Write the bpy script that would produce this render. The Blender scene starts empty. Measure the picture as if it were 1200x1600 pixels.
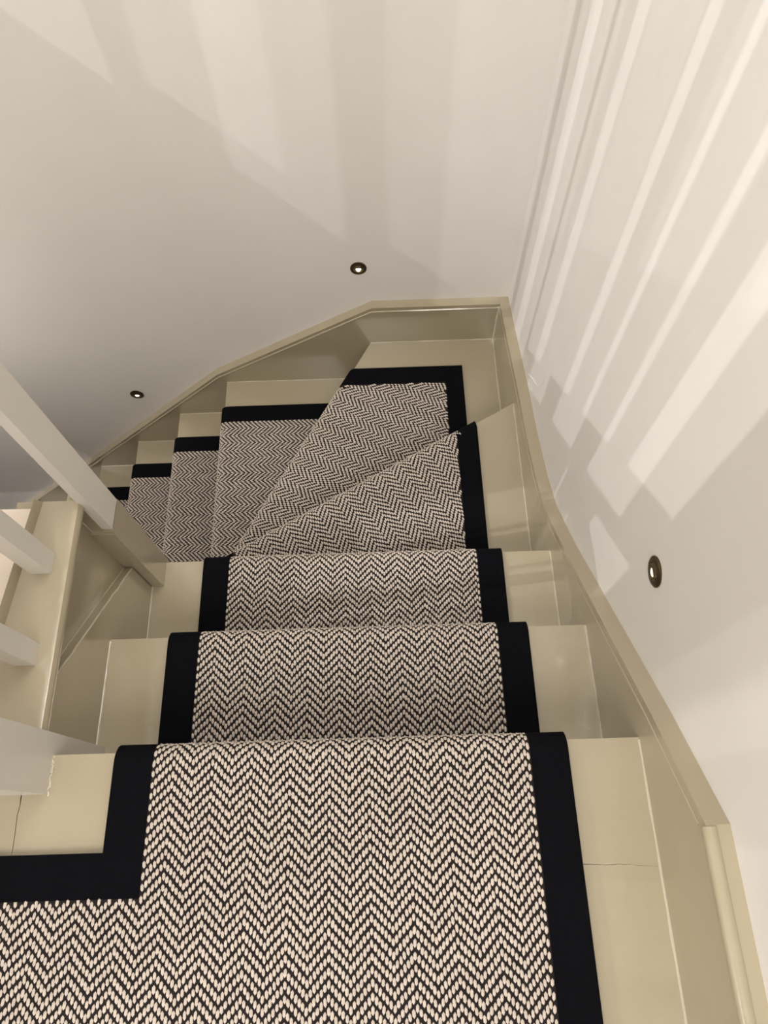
import bpy, bmesh, math, random
from mathutils import Vector, Matrix
S = bpy.context.scene
COL = S.collection
random.seed(4)

# ------------------------------------------------------------------ camera
CAM_P, CAM_YAW, CAM_ROLL, CAM_H, CAM_F = 1.1479, 0.0092, -0.0403, 1.1364, 1106.54
cam_d = bpy.data.cameras.new('camera'); cam = bpy.data.objects.new('camera', cam_d); COL.objects.link(cam)
fwd = Vector((0, math.cos(CAM_P), -math.sin(CAM_P))); up = Vector((0, math.sin(CAM_P), math.cos(CAM_P))); rt = Vector((1, 0, 0))
Z = Matrix.Rotation(CAM_YAW, 3, 'Z')
fwd, up, rt = Z @ fwd, Z @ up, Z @ rt
c_, s_ = math.cos(CAM_ROLL), math.sin(CAM_ROLL)
rt2 = rt * c_ + up * s_; up2 = -rt * s_ + up * c_
m = Matrix((rt2, up2, -fwd)).transposed().to_4x4(); m.translation = Vector((0, 0, CAM_H))
cam.matrix_world = m
cam_d.sensor_fit = 'HORIZONTAL'; cam_d.sensor_width = 36; cam_d.lens = 36 * CAM_F / 1200
cam_d.clip_start = 0.02
S.camera = cam

# ------------------------------------------------------------------ world, light, exposure
w = bpy.data.worlds.new('world'); S.world = w; w.use_nodes = True
w.node_tree.nodes['Background'].inputs[0].default_value = (1, 0.93, 0.85, 1)
w.node_tree.nodes['Background'].inputs[1].default_value = 0.0
S.view_settings.view_transform = 'Standard'; S.view_settings.look = 'None'
S.view_settings.gamma = 1; S.view_settings.use_curve_mapping = False
S.view_settings.exposure = 0.0

def area(name, loc, target, sx, sy, power, col):
    d = bpy.data.lights.new(name, 'AREA'); d.shape = 'RECTANGLE'; d.size = sx; d.size_y = sy
    d.energy = power; d.color = col
    o = bpy.data.objects.new(name, d); COL.objects.link(o); o.location = loc
    o.rotation_euler = (Vector(target) - Vector(loc)).to_track_quat('-Z', 'Y').to_euler()
    return o
def bulb(name, loc, power, col, r=0.02):
    d = bpy.data.lights.new(name, 'POINT'); d.energy = power; d.color = col; d.shadow_soft_size = r
    o = bpy.data.objects.new(name, d); COL.objects.link(o); o.location = loc
    return o
WARM = (1.0, 0.90, 0.78)
# added area light standing in for general soft room light
area('room_fill_light', (-0.25, -1.3, 2.3), (-0.45, 0.8, -0.2), 1.1, 1.0, 34, (1.0, 0.965, 0.925))
area('lower_fill_light', (-1.8, 1.0, -0.3), (-0.7, 1.5, -0.7), 0.4, 0.4, 4, (1.0, 0.93, 0.86))  # added fill that lifts the dim lower part of the back wall
area('well_fill_light', (0.0, 1.0, 5.0), (0.0, 0.95, 0.0), 0.7, 0.7, 46, (1.0, 0.965, 0.925))  # added fill for the deep winders and the cap edge highlight
# three spotlights of the upper floor cluster (they throw the baluster stripes)
PEND = [(-4.0, 0.00, 4.785), (-4.31, 0.055, 4.92), (-3.6, 0.50, 3.61)]
def spot(name, loc, target, power, deg, blend, col, r):
    d = bpy.data.lights.new(name, 'SPOT'); d.energy = power; d.color = col; d.shadow_soft_size = r
    d.spot_size = math.radians(deg); d.spot_blend = blend
    o = bpy.data.objects.new(name, d); COL.objects.link(o); o.location = loc
    o.rotation_euler = (Vector(target) - Vector(loc)).to_track_quat('-Z', 'Y').to_euler()
    return o
for L, e in zip(PEND, (400, 400, 75)):
    spot('spotlight_beam', L, (0.1, 0.8, 0.0), e, 56, 0.4, (1.0, 0.97, 0.96), 0.004)
# added unseen point light, brightens the near right wall past the screen wall
bulb('right_wall_fill_light', (-3.2, -1.3, 1.7), 110, (1.0, 0.95, 0.92), 0.01)

# ------------------------------------------------------------------ materials
def mat(name, col, rough=0.6, bump=0, scale=40, var=0.0, spec=0.5, coat=0.0, metal=0.0, emis=None, es=0, bdist=0.002, detail=4):
    M = bpy.data.materials.new(name); M.use_nodes = True; nt = M.node_tree; b = nt.nodes['Principled BSDF']
    b.inputs['Base Color'].default_value = (*col, 1); b.inputs['Roughness'].default_value = rough
    b.inputs['Specular IOR Level'].default_value = spec; b.inputs['Coat Weight'].default_value = coat; b.inputs['Coat Roughness'].default_value = .11
    b.inputs['Metallic'].default_value = metal
    if emis: b.inputs['Emission Color'].default_value = (*emis, 1); b.inputs['Emission Strength'].default_value = es
    if bump or var:
        tc = nt.nodes.new('ShaderNodeTexCoord'); n = nt.nodes.new('ShaderNodeTexNoise')
        n.inputs['Scale'].default_value = scale; n.inputs['Detail'].default_value = detail
        nt.links.new(tc.outputs['Object'], n.inputs['Vector'])
        if bump:
            bn = nt.nodes.new('ShaderNodeBump'); bn.inputs['Strength'].default_value = bump; bn.inputs['Distance'].default_value = bdist
            nt.links.new(n.outputs['Fac'], bn.inputs['Height']); nt.links.new(bn.outputs['Normal'], b.inputs['Normal'])
        if var:
            n2 = nt.nodes.new('ShaderNodeTexNoise'); n2.inputs['Scale'].default_value = scale * 0.12; n2.inputs['Detail'].default_value = 3
            nt.links.new(tc.outputs['Object'], n2.inputs['Vector'])
            r = nt.nodes.new('ShaderNodeValToRGB')
            r.color_ramp.elements[0].position = 0.3; r.color_ramp.elements[1].position = 0.7
            r.color_ramp.elements[0].color = (*[c * (1 - var) for c in col], 1); r.color_ramp.elements[1].color = (*[min(1, c * (1 + var)) for c in col], 1)
            nt.links.new(n2.outputs['Fac'], r.inputs['Fac']); nt.links.new(r.outputs['Color'], b.inputs['Base Color'])
    return M
M_wall = mat('wall_paint', (0.80, 0.775, 0.738), 0.75, 0.12, 60, 0.012, spec=0.25)
M_paint = mat('greige_gloss_paint', (0.405, 0.35, 0.240), 0.27, 0.25, 22, 0.03, spec=0.5, coat=0.8, bdist=0.004)
M_white = mat('pale_satin_paint', (0.66, 0.63, 0.57), 0.38, 0.15, 30, 0.02)
M_base = mat('carpet_dark_yarn', (0.026, 0.021, 0.020), 0.95, 1.0, 900, 0.0, spec=0.1, bdist=0.002)
M_tuft = mat('carpet_light_yarn', (0.65, 0.575, 0.505), 0.9, 0.8, 1500, 0.10, spec=0.1, bdist=0.0008)
M_tape = mat('black_cotton_tape', (0.0045, 0.0045, 0.006), 0.95, 0.8, 1300, 0.15, spec=0.05, bdist=0.0008)
M_bronze = mat('bronze', (0.10, 0.075, 0.04), 0.35, metal=0.9)
M_dark = mat('dark_recess', (0.012, 0.009, 0.006), 0.6)
M_glow = mat('lamp_lens', (1, 0.95, 0.75), 0.5, emis=(1.0, 0.93, 0.66), es=3)
M_bulb = mat('bulb_glass', (1, 0.95, 0.85), 0.5, emis=(1.0, 0.9, 0.75), es=4)
M_floor = mat('pale_landing_board', (0.80, 0.70, 0.60), 0.6, 0.1, 40, 0.02)
M_ceil = mat('ceiling_paint', (0.82, 0.80, 0.77), 0.8)
M_caulk = mat('caulk', (0.60, 0.55, 0.43), 0.25, 0.3, 60, coat=0.3)

# ------------------------------------------------------------------ mesh helpers
def link(name, me, M, parent=None, smooth=False, loc=None):
    o = bpy.data.objects.new(name, me); COL.objects.link(o)
    if M: me.materials.append(M)
    if parent is not None: o.parent = parent
    if smooth:
        for p in me.polygons: p.use_smooth = True
    if loc: o.location = loc
    return o
def bm_obj(name, bm, M, parent=None, smooth=False, bevel=0, seg=2):
    if bevel:
        es = [e for e in bm.edges if len(e.link_faces) == 2 and e.calc_face_angle(0) > 0.5]
        bmesh.ops.bevel(bm, geom=es, offset=bevel, segments=seg, affect='EDGES', profile=0.5, clamp_overlap=True)
    bmesh.ops.recalc_face_normals(bm, faces=bm.faces)
    me = bpy.data.meshes.new(name); bm.to_mesh(me); bm.free()
    o = link(name, me, M, parent)
    if smooth or bevel:
        for p in me.polygons: p.use_smooth = True
        me.set_sharp_from_angle(angle=math.radians(38))
    return o
def prism(bm, pts, vec):
    """closed prism: polygon pts (3-D) swept by vec"""
    a = [bm.verts.new(p) for p in pts]; b = [bm.verts.new(Vector(p) + Vector(vec)) for p in pts]
    n = len(pts); bm.faces.new(a); bm.faces.new(b[::-1])
    for i in range(n): bm.faces.new((a[i], b[i], b[(i + 1) % n], a[(i + 1) % n]))
def box(bm, x0, x1, y0, y1, z0, z1):
    prism(bm, [(x0, y0, z0), (x1, y0, z0), (x1, y1, z0), (x0, y1, z0)], (0, 0, z1 - z0))
def mk_box(name, b, M, parent=None, bevel=0):
    bm = bmesh.new(); box(bm, *b); return bm_obj(name, bm, M, parent, bevel=bevel)
def mk_prism(name, pts, vec, M, parent=None, bevel=0, seg=2):
    bm = bmesh.new(); prism(bm, pts, vec); return bm_obj(name, bm, M, parent, bevel=bevel, seg=seg)
def empty(name, loc=(0, 0, 0)):
    o = bpy.data.objects.new(name, None); COL.objects.link(o); o.location = loc; o.empty_display_size = .1
    return o
def tag(o, label, cat, group=None, kind=None):
    if label: o['label'] = label
    if cat: o['category'] = cat
    if group: o['group'] = group
    if kind: o['kind'] = kind
    return o
def struct(o): o['kind'] = 'structure'; return o
def tube(name, pts, r, M, parent=None, seg=6):
    bm = bmesh.new(); rings = []
    P = [Vector(p) for p in pts]
    for i, p in enumerate(P):
        t = (P[min(i + 1, len(P) - 1)] - P[max(i - 1, 0)]).normalized()
        a = t.orthogonal().normalized(); b = t.cross(a)
        if rings:
            pa = rings[-1][1]; a = (pa - t * pa.dot(t)).normalized(); b = t.cross(a)
        rings.append(([bm.verts.new(p + (a * math.cos(2 * math.pi * k / seg) + b * math.sin(2 * math.pi * k / seg)) * r) for k in range(seg)], a))
    for (r0, _), (r1, _) in zip(rings, rings[1:]):
        for k in range(seg): bm.faces.new((r0[k], r0[(k + 1) % seg], r1[(k + 1) % seg], r1[k]))
    bm.faces.new(rings[0][0]); bm.faces.new(rings[-1][0][::-1])
    return bm_obj(name, bm, M, parent, smooth=True)

# ------------------------------------------------------------------ dimensions
R = 0.2                       # rise
SX, SL = 0.375, -0.54         # string faces right / left
WX, WY = 0.405, 1.526         # wall planes right / back
BY = 1.496                    # face of the back string
N0, G = 0.120, 0.2304         # painted nose of T0, going
CZ = 0.2 * 12 + 0.2           # lower floor depth 2.6
# ------------------------------------------------------------------ room shell
X0, Y0_, ZT = -6.0, -2.6, 5.6
struct(mk_box('wall_right', (WX, WX + .12, Y0_, WY + .12, -2.8, ZT), M_wall))
struct(mk_box('wall_back', (X0, WX, WY, WY + .12, -2.8, ZT), M_wall))
struct(mk_box('wall_left', (X0 - .12, X0, Y0_, WY + .12, -2.8, ZT), M_wall))
struct(mk_box('wall_near', (X0 - .12, WX + .12, Y0_ - .12, Y0_, -2.8, ZT), M_wall))
struct(mk_box('ceiling', (X0 - .12, WX + .12, Y0_ - .12, WY + .12, ZT, ZT + .1), M_ceil))
struct(mk_box('floor', (X0 - .12, WX + .12, Y0_ - .12, WY + .12, -2.8, -2.6), M_floor))
# added unseen wall with an opening, shaped to cut the spotlight beams
sp = lambda y: 2.783 - 0.84 * y
bm = bmesh.new()
prism(bm, [(-2.0, -.82, 0), (-2.0, .219, 0), (-2.0, .219, ZT), (-2.0, -.82, ZT)], (-.02, 0, 0))
prism(bm, [(-2.0, .2195, 0), (-2.0, .385, 0), (-2.0, .385, 2.05), (-2.0, .2195, 2.05)], (-.02, 0, 0))
prism(bm, [(-2.0, .2195, sp(.2195) - .065), (-2.0, .385, sp(.385) - .065), (-2.0, .385, sp(.385)), (-2.0, .2195, sp(.2195))], (-.02, 0, 0))
prism(bm, [(-2.0, .3855, 0), (-2.0, 1.524, 0), (-2.0, 1.524, sp(1.524)), (-2.0, .3855, sp(.3855))], (-.02, 0, 0))
struct(bm_obj('wall_shadow_screen', bm, M_wall))

# ------------------------------------------------------------------ wall strings (skirting that follows the stairs)
prof = [(-1.6, .19), (-0.004, .19), (.143, .071), (.449, -.200), (.549, -.288), (.62, -.345), (.70, -.405), (.80, -.448), (.95, -.492), (1.12, -.527), (1.30, -.575), (1.45, -.612), (WY, -.628)]
def refine(pf, r=.02): return pf
bm = bmesh.new()
top = [(y, z) for y, z in prof]
poly = [(SX, y, z) for y, z in top] + [(SX, WY, -.95), (SX, .9, -.95), (SX, .12, -.45), (SX, -.02, -.1), (SX, -1.6, -.1)]
sr = mk_prism('wall_string', poly, (WX - SX, 0, 0), M_paint, bevel=.006, seg=3)
sr.name = 'baseboard_right'; struct(sr)
# half-round moulding on the landing skirting
bead = tube('moulding', [(SX + .006, -1.6, .1835), (SX + .006, -.3, .1835), (SX + .006, -.006, .1835)], .0098, M_paint, sr, 10)
tb = [(SX + .002, y, z - .022) for y, z in prof[1:]]
tube('moulding', tb, .0035, M_paint, sr, 6)

bprof = [(SX, -.628), (-.028, -.628), (-.588, -.953), (-1.318, -1.602), (-2.45, -2.60 + .0)]
poly = [(x, BY, z) for x, z in bprof] + [(-2.45, BY, -2.6), (-1.9, BY, -2.6), (-.5, BY, -1.5), (SX, BY, -1.0)]
sb = mk_prism('baseboard_back', poly, (0, WY - BY, 0), M_paint, bevel=.005, seg=3); struct(sb)
tube('moulding', [(x, BY + .001, z - .017) for x, z in bprof[:4]], .004, M_paint, sb, 6)

# ------------------------------------------------------------------ staircase
stair = tag(empty('staircase', (0, 0, 0)), 'greige gloss painted wooden winding staircase turning left down to the floor below', 'staircase')
TT = .028
def tread(pts, z, bevel=.006, name='tread', th=TT):
    return mk_prism(name, [(x, y, z - th) for x, y in pts], (0, 0, th), M_paint, stair, bevel=bevel, seg=3)
def riser(p0, p1, ztop, zbot, th=.012):
    d = (Vector(p1) - Vector(p0)).normalized(); n = Vector((-d.y, d.x)) * th
    pts = [(p0[0], p0[1], zbot), (p1[0], p1[1], zbot), (p1[0] + n.x, p1[1] + n.y, zbot), (p0[0] + n.x, p0[1] + n.y, zbot)]
    return mk_prism('riser', pts, (0, 0, ztop - zbot), M_paint, stair)
# landing nosing board T0 and landing boards (thin gaps read as the cracks in the paint)
crack = [(.255 + .12 * i / 12, -.0505 - .006 * i / 12 + random.uniform(-.0011, .0011)) for i in range(13)]
lc = [(-.5625 + random.uniform(-.0013, .0013), .119 - .0117 * i) for i in range(1, 12)]
tread([(-.5622, -.0205)] + [(x, y + .0007 * max(.15, 1 - i / 14)) for i, (x, y) in enumerate(crack)] + [(SX, N0), (-.5620, N0)] + [(x + .0004, y) for x, y in lc], 0, name='landing_nosing', bevel=.0)
tread([(-.66, -.058), (-.5632, -.058)] + [(x - .0005, y) for x, y in lc[::-1] if y < .052] + [(-.5637, .068), (-.66, .068)], 0.0003, bevel=0, name='landing_board')
tread([(-5.995, -2.595), (SX, -2.595)] + crack[::-1] + [(-.5632, -.0215), (-.5632, -.0585), (-5.995, -.0585)], -.0002, bevel=0, name='landing_board')
mk_box('landing_joist', (-.66, SX, N0 - .05, N0 - .02, -.2, -TT), M_paint, stair)
# T1, T2
for k in (1, 2):
    ya = N0 + (k - 1) * G - .020
    yb = N0 + k * G
    tread([(SL, ya), (SX, ya), (SX, yb), (SL, yb)], -R * k)
    riser((SX, ya + .012), (SL, ya + .012), -R * (k - 1) - TT, -R * k)
Y2 = N0 + 2 * G                       # 0.5808
NX, NY = -.515, .588                  # newel outer corner
# nose lines of the winders
def n3(x): return 1.112 + (x - SX) * .5665
def n4x(y): return -.035 + (y - 1.498) / 1.84
# T3
tread([(NX, Y2 - .02), (SX, Y2 - .02), (SX, n3(SX)), (NX, n3(NX))], -R * 3)
riser((SX, Y2 - .012), (NX, Y2 - .012), -R * 2 - TT, -R * 3)
# T4
tread([(NX, n3(NX) - .02), (SX, n3(SX) - .02), (SX, BY), (n4x(BY), BY), (n4x(.64), .64), (NX, .62)], -R * 4)
riser((SX, n3(SX) - .014), (NX, n3(NX) - .014), -R * 3 - TT, -R * 4)
# T5
X5 = -.5625
tread([(n4x(.6) + .02, .60), (n4x(BY) + .02, BY), (X5, BY), (X5, .60)], -R * 5)
riser((n4x(BY) + .014, BY), (n4x(.62) + .014, .62), -R * 4 - TT, -R * 5)
nx = [X5, -.789, -1.017, -1.246, -1.475, -1.704, -1.933, -2.162]
for i in range(1, len(nx)):
    k = 5 + i
    tread([(nx[i - 1] + .02, .60), (nx[i - 1] + .02, BY), (nx[i], BY), (nx[i], .60)], -R * k)
    riser((nx[i - 1] + .012, BY), (nx[i - 1] + .012, .60), -R * (k - 1) - TT, -R * k)
riser((nx[-1] + .012, BY), (nx[-1] + .012, .60), -R * 12 - TT, -2.6)
# inner (left) string of the top flight, apron above it, cap over the apron
zs = lambda y: .05 - .94 * (y - .185)
poly = [(SL, .150, .019), (SL, .218, .019), (SL, .52, zs(.52)), (SL, .52, -.75), (SL, .42, -.68), (SL, .150, -.42)]
mk_prism('inner_string', poly, (-.024, 0, 0), M_paint, stair, bevel=.002)
mk_prism('apron_panel', [(-.5585, .150, .020), (-.5585, .53, .020), (-.5585, .53, -.70), (-.5585, .150, -.42)], (-.02, 0, 0), M_paint, stair)
# lower flight inner string and landing fascia
mk_prism('lower_inner_string', [(-.53, .605, -.70), (-2.3, .605, -2.27), (-2.3, .605, -2.6), (-1.9, .605, -2.6), (-.53, .605, -1.3)], (0, -.03, 0), M_paint, stair)
mk_box('landing_fascia', (-5.995, -.571, .50, .506, -.25, -.001), M_paint, stair)
tread([(-.571, .062), (-.571, .50), (-5.995, .50), (-5.995, .062)], -.001, bevel=.001, name='landing_board')
# raised pale floor left of the balusters
mk_prism('raised_floor', [(-1.98, .16, 0), (-.640, .16, 0), (-.600, .512, 0), (-1.98, .530, 0)], (0, 0, .058), M_floor, stair, bevel=.001)['label'] = 'pale unpainted-looking floor beyond the baluster board'
mk_prism('floor_fillet', [(-.632, .150, .045), (-.640, .150, .060), (-.640, .150, .0), (-.632, .150, .0)], (.043, .38, 0), M_paint, stair, bevel=.001)
# caulk beads in the corners between treads and strings
def caulk(pts, r=.0028): tube('caulk_bead', pts, r, M_caulk, stair, 5)
def wob(a, b, n=14, s=.0007):
    A, B = Vector(a), Vector(b)
    return [A.lerp(B, i / n) + Vector((random.uniform(-s, s), random.uniform(-s, s), random.uniform(-s, s))) for i in range(n + 1)]
caulk(wob((SX, -.6, 0), (SX, N0 - .003, 0), 22))
for k in (1, 2):
    for X in (SX, SL): caulk(wob((X, N0 + (k - 1) * G, -R * k), (X, N0 + k * G - .003, -R * k)))
caulk(wob((SX, Y2, -R * 3), (SX, n3(SX) - .003, -R * 3), 20))
caulk(wob((SX, n3(SX), -R * 4), (SX, BY, -R * 4), 16))
caulk(wob((SX, BY, -R * 4), (n4x(BY), BY, -R * 4), 16), .002)
caulk(wob((SX, BY, -R * 4), (SX, BY, -.64), 8), .003)
caulk(wob((n4x(BY), BY, -R * 5), (X5, BY, -R * 5), 16), .002)
for i in range(1, 5): caulk(wob((nx[i - 1], BY, -R * (5 + i)), (nx[i], BY, -R * (5 + i)), 8), .002)
caulk(wob((SL - .001, .222, zs(.222)), (SL - .001, .52, zs(.52)), 18), .0016)
caulk(wob((-.5585, .222, zs(.222)), (-.5585, .52, zs(.52)), 18), .0016)
caulk(wob((-.5225, .0625, .0005), (-.5225, .119, .0005), 26, .0016), .0022)

# ------------------------------------------------------------------ balustrade round the landing
bal = tag(empty('balustrade', (-.56, .34, .045)), 'pale painted timber balustrade on the left with square balusters between two newel posts', 'balustrade')
bal_m = Matrix.Translation(-bal.location)
def bp_(name, bm, M, bevel=.002):
    bm.transform(bal_m)
    return bm_obj(name, bm, M, bal, bevel=bevel, seg=2)
bm = bmesh.new()
prism(bm, [(-.633, .150, .018), (-.633, .150, .045), (-.536, .150, .045), (-.528, .150, .043), (-.5245, .150, .036), (-.5245, .150, .027), (-.528, .150, .020), (-.536, .150, .018)], (-0.0, .381, 0))
bp_('cap_board', bm, M_paint, .0012)
for y in (.249, .400):
    bm = bmesh.new(); box(bm, -.587, -.5525, y, y + .035, .045, .80); bp_('baluster', bm, M_white)
bm = bmesh.new(); box(bm, -.612, -.523, .064, .152, -.30, .88); bp_('newel_post', bm, M_white, .003)
bm = bmesh.new(); box(bm, -.530, -.511, .526, .587, -.07, .88); n1 = bp_('newel_post', bm, M_white, .002)
bm = bmesh.new()
prism(bm, [(-.578, .5225, -.72), (-.5135, .5225, -.72), (-.5135, .5915, -.72), (-.578, .5915, -.72)], (0, 0, .632))
bp_('newel_base', bm, M_paint, .003)
bm = bmesh.new(); box(bm, -.5580, -.5305, .5315, .586, -.09, .017); bp_('newel_core', bm, M_paint, .001)
bm = bmesh.new(); prism(bm, [(-.530, .524, -.088), (-.512, .524, -.088), (-.512, .59, -.088), (-.530, .59, -.088)], (0, 0, .012)); bp_('newel_moulding', bm, M_paint, .002)
bm = bmesh.new(); box(bm, -.60, -.535, .152, .526, .80, .84); bp_('handrail', bm, M_white, .008)

# ------------------------------------------------------------------ added balustrade that casts the wall stripes (above, left of frame)
ub = tag(empty('added_balustrade', (-2.03, 0, 2.783)), 'added unseen balustrade left of frame that casts the wall stripes', 'balustrade')
def up_(name, bm, M, bevel=0):
    bm.transform(Matrix.Translation(-ub.location)); return bm_obj(name, bm, M, ub, bevel=bevel)
bm = bmesh.new(); prism(bm, [(-1.995, .222, sp(.222)), (-1.995, 1.52, sp(1.52)), (-1.995, 1.52, sp(1.52) + .01), (-1.995, .222, sp(.222) + .01)], (-.06, 0, 0)); up_('base_rail', bm, M_white)
bm = bmesh.new(); prism(bm, [(-1.99, .222, sp(.222) + .9), (-1.99, 1.52, sp(1.52) + .9), (-1.99, 1.52, sp(1.52) + .96), (-1.99, .222, sp(.222) + .96)], (-.06, 0, 0)); up_('handrail', bm, M_white)
P_ = .108; y = .313
while y < 1.5:
    bm = bmesh.new()
    prism(bm, [(-2.045, y - .018, sp(y)), (-2.009, y - .018, sp(y)), (-2.009, y + .018, sp(y)), (-2.045, y + .018, sp(y))], (0, 0, .92))
    if y < .32: prism(bm, [(-2.045, y - .018, 2.03), (-2.021, y - .018, 2.03), (-2.021, y + .018, 2.03), (-2.045, y + .018, 2.03)], (0, 0, sp(y) - 2.03))
    up_('baluster', bm, M_white)
    y += P_
# cluster of three spotlights on ceiling rods
for q, L in enumerate(PEND):
    e = tag(empty('ceiling_spotlight', L), 'ceiling spotlight on a rod, out of frame, ' + ('hung on the middle of the three rods', 'farthest left of the three', 'on the longest rod, nearest the back wall')[q], 'lamp', 'spotlights over the upper stairs')
    d = (Vector((.1, .8, 0)) - Vector(L)).normalized()
    tube('rod', [(0, 0, .09), (0, 0, ZT - L[2])], .006, M_dark, e)
    tube('head', [-d * .10, -d * .02], .03, M_white, e, 16)
# ------------------------------------------------------------------ stair runner
runner = tag(empty('stair_runner', (0, 0, .012)), 'black and cream herringbone stair runner with wide black border tape, laid down the stairs', 'carpet')
RI = Matrix.Translation(-runner.location)
CT, RN = .012, .027
TW, PV, NC, SH = .0049, .0151, 6, .0049
def inside(poly, x, y):
    c = False; n = len(poly); j = n - 1
    for i in range(n):
        xi, yi = poly[i]; xj, yj = poly[j]
        if (yi > y) != (yj > y) and x < (xj - xi) * (y - yi) / (yj - yi) + xi: c = not c
        j = i
    return c
class Piece:
    """flat carpet piece with a waterfall over its nose edge; O lies on the nose line, U along it, V the travel direction"""
    def __init__(s, O, U, z, drop=R - .004):
        s.O = Vector((*O, z + CT)); s.U = Vector((*U, 0)).normalized(); s.V = Vector((-s.U.y, s.U.x, 0)); s.drop = drop
        s.arc = RN * math.pi / 2
    def uv(s, x, y):
        d = Vector((x, y, s.O.z)) - s.O; return d.dot(s.U), d.dot(s.V)
    def S(s, u, v, off=0):
        """point, normal; v measured with nose tip of flat zone at v=-RN"""
        B = s.O + s.U * u; up = Vector((0, 0, 1))
        if v <= -RN: return B + s.V * v + up * off, up
        t = v + RN
        if t < s.arc:
            a = t / RN; n = s.V * math.sin(a) + up * math.cos(a)
            return B - s.V * RN - up * RN + n * (RN + off), n
        return B - up * (RN + t - s.arc) + s.V * off, s.V.copy()
    def solid(s, name, poly, M, parent, off=0.0, th=.0115, u0=None, u1=None, wrap=True):
        """poly: xy points, the nose edge lies on v=0 (cut back to -RN)"""
        bm = bmesh.new()
        uvp = [s.uv(*p) for p in poly]
        flat = []
        n = len(uvp)
        if wrap:
            # clip polygon to v<=-RN
            for i in range(n):
                a, b = uvp[i], uvp[(i + 1) % n]
                if a[1] <= -RN: flat.append(a)
                if (a[1] <= -RN) != (b[1] <= -RN):
                    t = (-RN - a[1]) / (b[1] - a[1]); flat.append((a[0] + (b[0] - a[0]) * t, -RN))
        else: flat = uvp
        if len(flat) > 2:
            top = [s.S(u, v, off)[0] for u, v in flat]
            prism(bm, [p - Vector((0, 0, th + off)) for p in top], (0, 0, th + off))
        if wrap:
            tips = sorted([u for u, v in uvp if v > -1e-4])
            a0, a1 = (u0 if u0 is not None else tips[0]), (u1 if u1 is not None else tips[-1])
            fl = sorted([u for u, v in flat if abs(v + RN) < 1e-6])
            f0, f1 = (fl[0], fl[-1]) if fl else (a0, a1)
            secs = []
            K = 8
            for k in range(K + 2):
                if k <= K: v = -RN + s.arc * k / K; w_ = k / K
                else: v = -RN + s.arc + s.drop - RN; w_ = 1
                ua, ub_ = f0 + (a0 - f0) * w_, f1 + (a1 - f1) * w_
                pa, nn = s.S(ua, v, off); pb, _ = s.S(ub_, v, off)
                secs.append((pa, pb, pb - nn * (th + off), pa - nn * (th + off)))
            rows = [[bm.verts.new(p) for p in q] for q in secs]
            for q0, q1 in zip(rows, rows[1:]):
                for k in range(4): bm.faces.new((q0[k], q0[(k + 1) % 4], q1[(k + 1) % 4], q1[k]))
            bm.faces.new(rows[0]); bm.faces.new(rows[-1][::-1])
        bm.transform(RI)
        return bm_obj(name, bm, M, parent, smooth=True)
    def tufts(s, poly, parent, u0, u1, ph=0.0, vmax=.06, vmin=-9):
        """raised cream loops in chevrons; loops of one mesh"""
        uvp = [s.uv(*p) for p in poly]
        us = [p[0] for p in uvp]; vs = [p[1] for p in uvp]
        V, F = [], []
        ring = [(math.cos(a), math.sin(a)) for a in [k * math.pi / 3 for k in range(6)]]
        i0, i1 = math.floor((min(us) - ph) / TW), math.ceil((max(us) - ph) / TW)
        for i in range(i0, i1 + 1):
            u = ph + i * TW
            q = i % (2 * NC); tri = q if q <= NC else 2 * NC - q
            base = tri * SH
            vlo, vhi = max(min(vs), vmin), vmax
            for j in range(math.floor((vlo - base) / PV), math.ceil((vhi - base) / PV) + 1):
                v = j * PV + base + random.uniform(-.0006, .0006)
                if v > vhi or v < vlo: continue
                uu = u + random.uniform(-.00035, .00035)
                if v < -RN * .9:
                    if not inside(uvp, uu, v): continue
                elif not (u0 < uu < u1): continue
                P, n = s.S(uu, v)
                P2, _ = s.S(uu, v + .002); T = (P2 - P).normalized()
                T = (T + s.U * random.uniform(-.12, .12)).normalized(); Us = n.cross(T)
                L = .0059 * random.uniform(.90, 1.08); W = .00285 * random.uniform(.92, 1.06); Hh = .0020 * random.uniform(.8, 1.15)
                b = len(V)
                P = P - n * .0004
                for cx, cy in ring: V.append(P + T * (cx * L) + Us * (cy * W))
                for cx, cy in ring: V.append(P + T * (cx * L * .72) + Us * (cy * W * .72) + n * (Hh * .75))
                V.append(P + n * Hh)
                for k in range(6):
                    k2 = (k + 1) % 6
                    F.append((b + k, b + k2, b + 6 + k2, b + 6 + k)); F.append((b + 6 + k, b + 6 + k2, b + 12))
        me = bpy.data.meshes.new('light_loops')
        off = runner.location
        me.from_pydata([tuple(p - off) for p in V], [], F)
        o = link('light_loops', me, M_tuft, parent, smooth=True); o['kind'] = 'stuff'
        o['label'] = 'cream woven loops in chevron rows'
        return o

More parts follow.
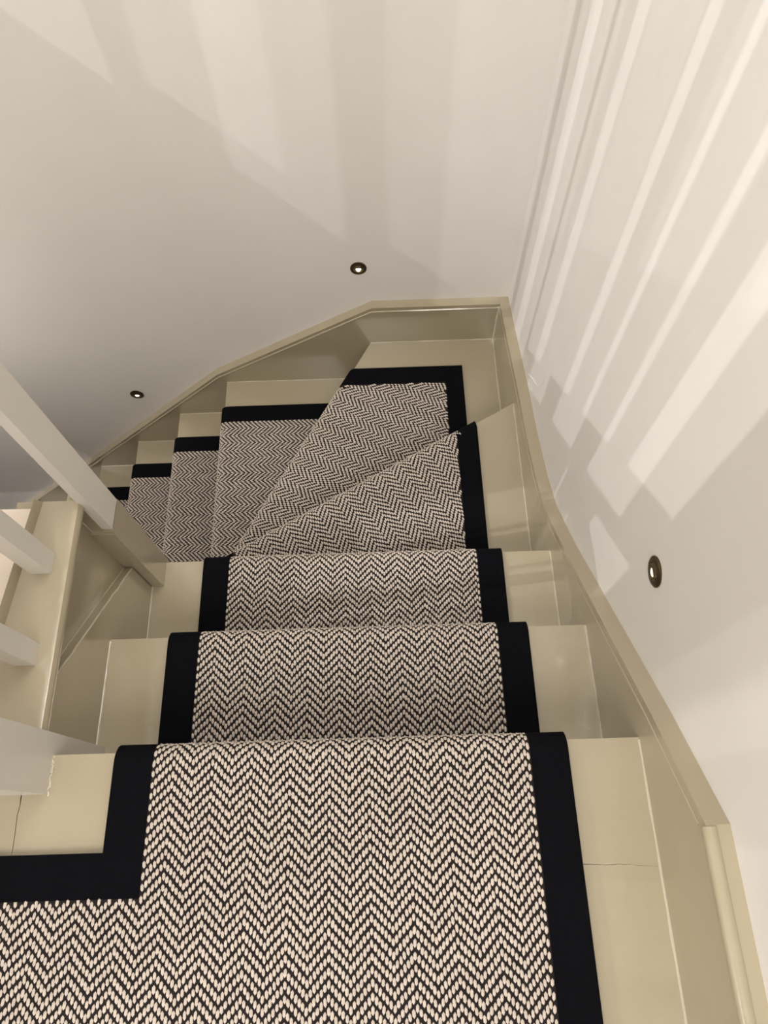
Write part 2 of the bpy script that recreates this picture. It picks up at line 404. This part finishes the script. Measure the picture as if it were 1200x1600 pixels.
CL, CR, BL, BR = -.424, .262, -.3655, .2047
TH = .0125
def straight(z, y0, y1, first=False):
    p = Piece((0, y1), (1, 0), z)
    if first:
        fld = [(-1.6, -.9), (BR, -.9), (BR, y1), (BL, y1), (BL, -.077), (-1.6, -.077)]
        b = p.solid('carpet_panel', [(BL - .002, y0), (BR + .002, y0), (BR + .002, y1), (BL - .002, y1)], M_base, runner)
        b2 = p.solid('carpet_panel', [(-1.6, -.9), (BL - .002, -.9), (BL - .002, -.077), (-1.6, -.077)], M_base, runner, wrap=False)
        p.tufts([(-.95, -.55), (BR, -.55), (BR, y1), (BL, y1), (BL, -.077), (-.95, -.077)], b, BL, BR, ph=BL + .003)
        p.solid('border_tape', [(CL, -.018), (BL, -.077), (BL, y1), (CL, y1)], M_tape, runner, .0012)
        p.solid('border_tape', [(-1.6, -.077), (BL, -.077), (CL, -.018), (-1.6, -.018)], M_tape, runner, .0012, wrap=False)
        p.solid('border_tape', [(BR, y0), (CR, y0), (CR, y1), (BR, y1)], M_tape, runner, .0012)
    else:
        b = p.solid('carpet_panel', [(BL - .002, y0), (BR + .002, y0), (BR + .002, y1), (BL - .002, y1)], M_base, runner)
        p.tufts([(BL, y0), (BR, y0), (BR, y1), (BL, y1)], b, BL, BR, ph=BL + .003)
        p.solid('border_tape', [(CL, y0), (BL, y0), (BL, y1), (CL, y1)], M_tape, runner, .0012)
        p.solid('border_tape', [(BR, y0), (CR, y0), (CR, y1), (BR, y1)], M_tape, runner, .0012)
YN = [.132 + k * G for k in range(3)]
straight(0, -.9, YN[0], True)
straight(-R, YN[0] + .001, YN[1])
straight(-2 * R, YN[1] + .001, YN[2])
YB = YN[2] + .001
# winder T3
s3 = .5665
c3 = lambda x: 1.0615 + (x - CR) * s3
d3 = Vector((1, s3)).normalized()
p3 = Piece((CR, c3(CR)), (d3.x, d3.y), -3 * R)
b = p3.solid('carpet_panel', [(-.405, YB), (BR + .002, YB), (BR + .002, c3(BR + .002)), (-.405, c3(-.405))], M_base, runner)
u0 = p3.uv(-.405, c3(-.405))[0]; u1 = p3.uv(BR, c3(BR))[0]
p3.tufts([(-.405, YB), (BR - .002, YB), (BR - .002, c3(BR - .002)), (-.405, c3(-.405))], b, u0, u1)
p3.solid('border_tape', [(BR, YB), (CR, YB), (CR, c3(CR)), (BR, c3(BR))], M_tape, runner, .0012)
p3.solid('border_tape', [(-.43, YB), (-.405, YB), (-.405, c3(-.405)), (-.43, c3(-.43))], M_tape, runner, .0012)
# winder T4
s4 = 1.805
x4 = lambda y: -.1425 + (y - 1.326) / s4
d4 = Vector((1, s4)).normalized()
CY, BYY = 1.384, 1.3225
p4 = Piece((x4(CY), CY), (d4.x, d4.y), -4 * R)
e = .014
b = p4.solid('carpet_panel', [(x4(.70), .70), (-.43, c3(-.43) + e), (BR + .002, c3(BR + .002) + e), (BR + .002, BYY + .002), (x4(BYY + .002), BYY + .002)], M_base, runner)
p4.tufts([(x4(.70), .70), (-.43, c3(-.43) + e), (BR - .002, c3(BR) + e), (BR - .002, BYY - .002), (x4(BYY), BYY - .002)], b, p4.uv(x4(.70), .70)[0], p4.uv(x4(BYY), BYY)[0])
p4.solid('border_tape', [(x4(BYY), BYY), (BR, BYY), (CR, CY), (x4(CY), CY)], M_tape, runner, .0012)
p4.solid('border_tape', [(BR, c3(BR) + e), (CR, c3(CR) + e), (CR, CY), (BR, BYY)], M_tape, runner, .0012, wrap=False)
# lower flight
XN = [-.575, -.801, -1.030, -1.259, -1.488, -1.717, -1.946, -2.175]
LY, LB = .692, .750
e = .013
for i, xn in enumerate(XN):
    k = 5 + i
    p = Piece((xn, 1.0), (0, 1), -k * R)
    if i == 0:
        f = lambda y: x4(y) - e * 1.14
        fld = [(f(LB), LB), (f(BYY), BYY), (xn, BYY), (xn, LB)]
        bor = [(f(BYY), BYY), (f(CY), CY), (xn, CY), (xn, BYY)]
        bo2 = [(f(LY), LY), (f(LB), LB), (xn, LB), (xn, LY)]
    else:
        xp = XN[i - 1] - .001
        fld = [(xp, LB), (xp, BYY), (xn, BYY), (xn, LB)]
        bor = [(xp, BYY), (xp, CY), (xn, CY), (xn, BYY)]
        bo2 = [(xp, LY), (xp, LB), (xn, LB), (xn, LY)]
    b = p.solid('carpet_panel', fld, M_base, runner)
    if i < 4:
        p.tufts(fld, b, p.uv(xn, LB)[0], p.uv(xn, BYY)[0])
    p.solid('border_tape', bor, M_tape, runner, .0012)
    p.solid('border_tape', bo2, M_tape, runner, .0012)

# ------------------------------------------------------------------ recessed wall step lights
def lathe(bm, prof, seg=32):
    rings = []
    for r, h in prof:
        rings.append([bm.verts.new((r * math.cos(2 * math.pi * k / seg), r * math.sin(2 * math.pi * k / seg), h)) for k in range(seg)])
    for a, b in zip(rings, rings[1:]):
        for k in range(seg): bm.faces.new((a[k], a[(k + 1) % seg], b[(k + 1) % seg], b[k]))
    return rings
def step_light(loc, rot, label, watts):
    e = tag(empty('step_light', loc), label, 'wall light', 'recessed bronze step lights in the walls')
    e.rotation_euler = rot
    bm = bmesh.new(); r = lathe(bm, [(.0245, 0), (.0245, .0022), (.0225, .0038), (.0150, .0042), (.0135, .003), (.0125, -.001), (.0120, .0012)]); bm.faces.new(r[0])
    bm_obj('bezel', bm, M_bronze, e, smooth=True)
    bm = bmesh.new(); r = lathe(bm, [(.0122, .0006), (.010, .0009), (.004, .0010)]); bm.faces.new(r[-1]); bm_obj('recess', bm, M_dark, e, smooth=True)
    bm = bmesh.new(); r = lathe(bm, [(.0082, .0012), (.0068, .0042), (.003, .0056)], 24); bm.faces.new(r[-1]); bm.transform(Matrix.Translation((0, -.003, 0)))
    bm_obj('lens', bm, M_glow, e, smooth=True)
    # half-moon eyelid over the lens
    bm = bmesh.new(); n = 14; A = []; B = []
    for k in range(n + 1):
        a = math.pi * k / n
        A.append(bm.verts.new((.0135 * math.cos(a), .0135 * math.sin(a), .0030))); B.append(bm.verts.new((.0120 * math.cos(a), .0060 * math.sin(a) + .001, .0075)))
    for k in range(n): bm.faces.new((A[k], A[k + 1], B[k + 1], B[k]))
    bm_obj('eyelid', bm, M_bronze, e, smooth=True)
    d = bpy.data.lights.new('step_light_beam', 'SPOT'); d.energy = watts; d.color = (1, .95, .88); d.shadow_soft_size = .008
    d.spot_size = math.radians(165); d.spot_blend = .6
    b = bpy.data.objects.new('step_light_beam', d); COL.objects.link(b); b.parent = e; b.location = (0, 0, .014); b.rotation_euler = (math.pi, 0, 0)
    return e
step_light((WX, .347, .113), (math.radians(90), 0, math.radians(-90)), 'small round bronze light in the right wall beside the top steps', .12)
step_light((-.061, WY, -.484), (math.radians(90), 0, 0), 'small round bronze light in the back wall above the corner winder step', .8)
step_light((-.927, WY, -1.101), (math.radians(90), 0, 0), 'small round bronze light in the back wall above the lower flight, nearest the left newel', .8)

# loose thread stuck to the right wall
def on_right(px, py):
    d = fwd + rt2 * ((px - 600) / CAM_F) - up2 * ((py - 800) / CAM_F)
    t = (WX - .0007) / d.x; return Vector((0, 0, CAM_H)) + d * t
tp = [on_right(*p) for p in [(825, 585), (829, 588), (832.5, 592), (836, 598), (839, 602), (843, 603), (846, 601), (849, 596), (853, 586)]]
o = tube('loose_thread', tp, .0008, mat('white_thread', (.98, .97, .95), .6), None, 5)
tag(o, 'fine curly white thread stuck on the right wall just above the string', 'thread')
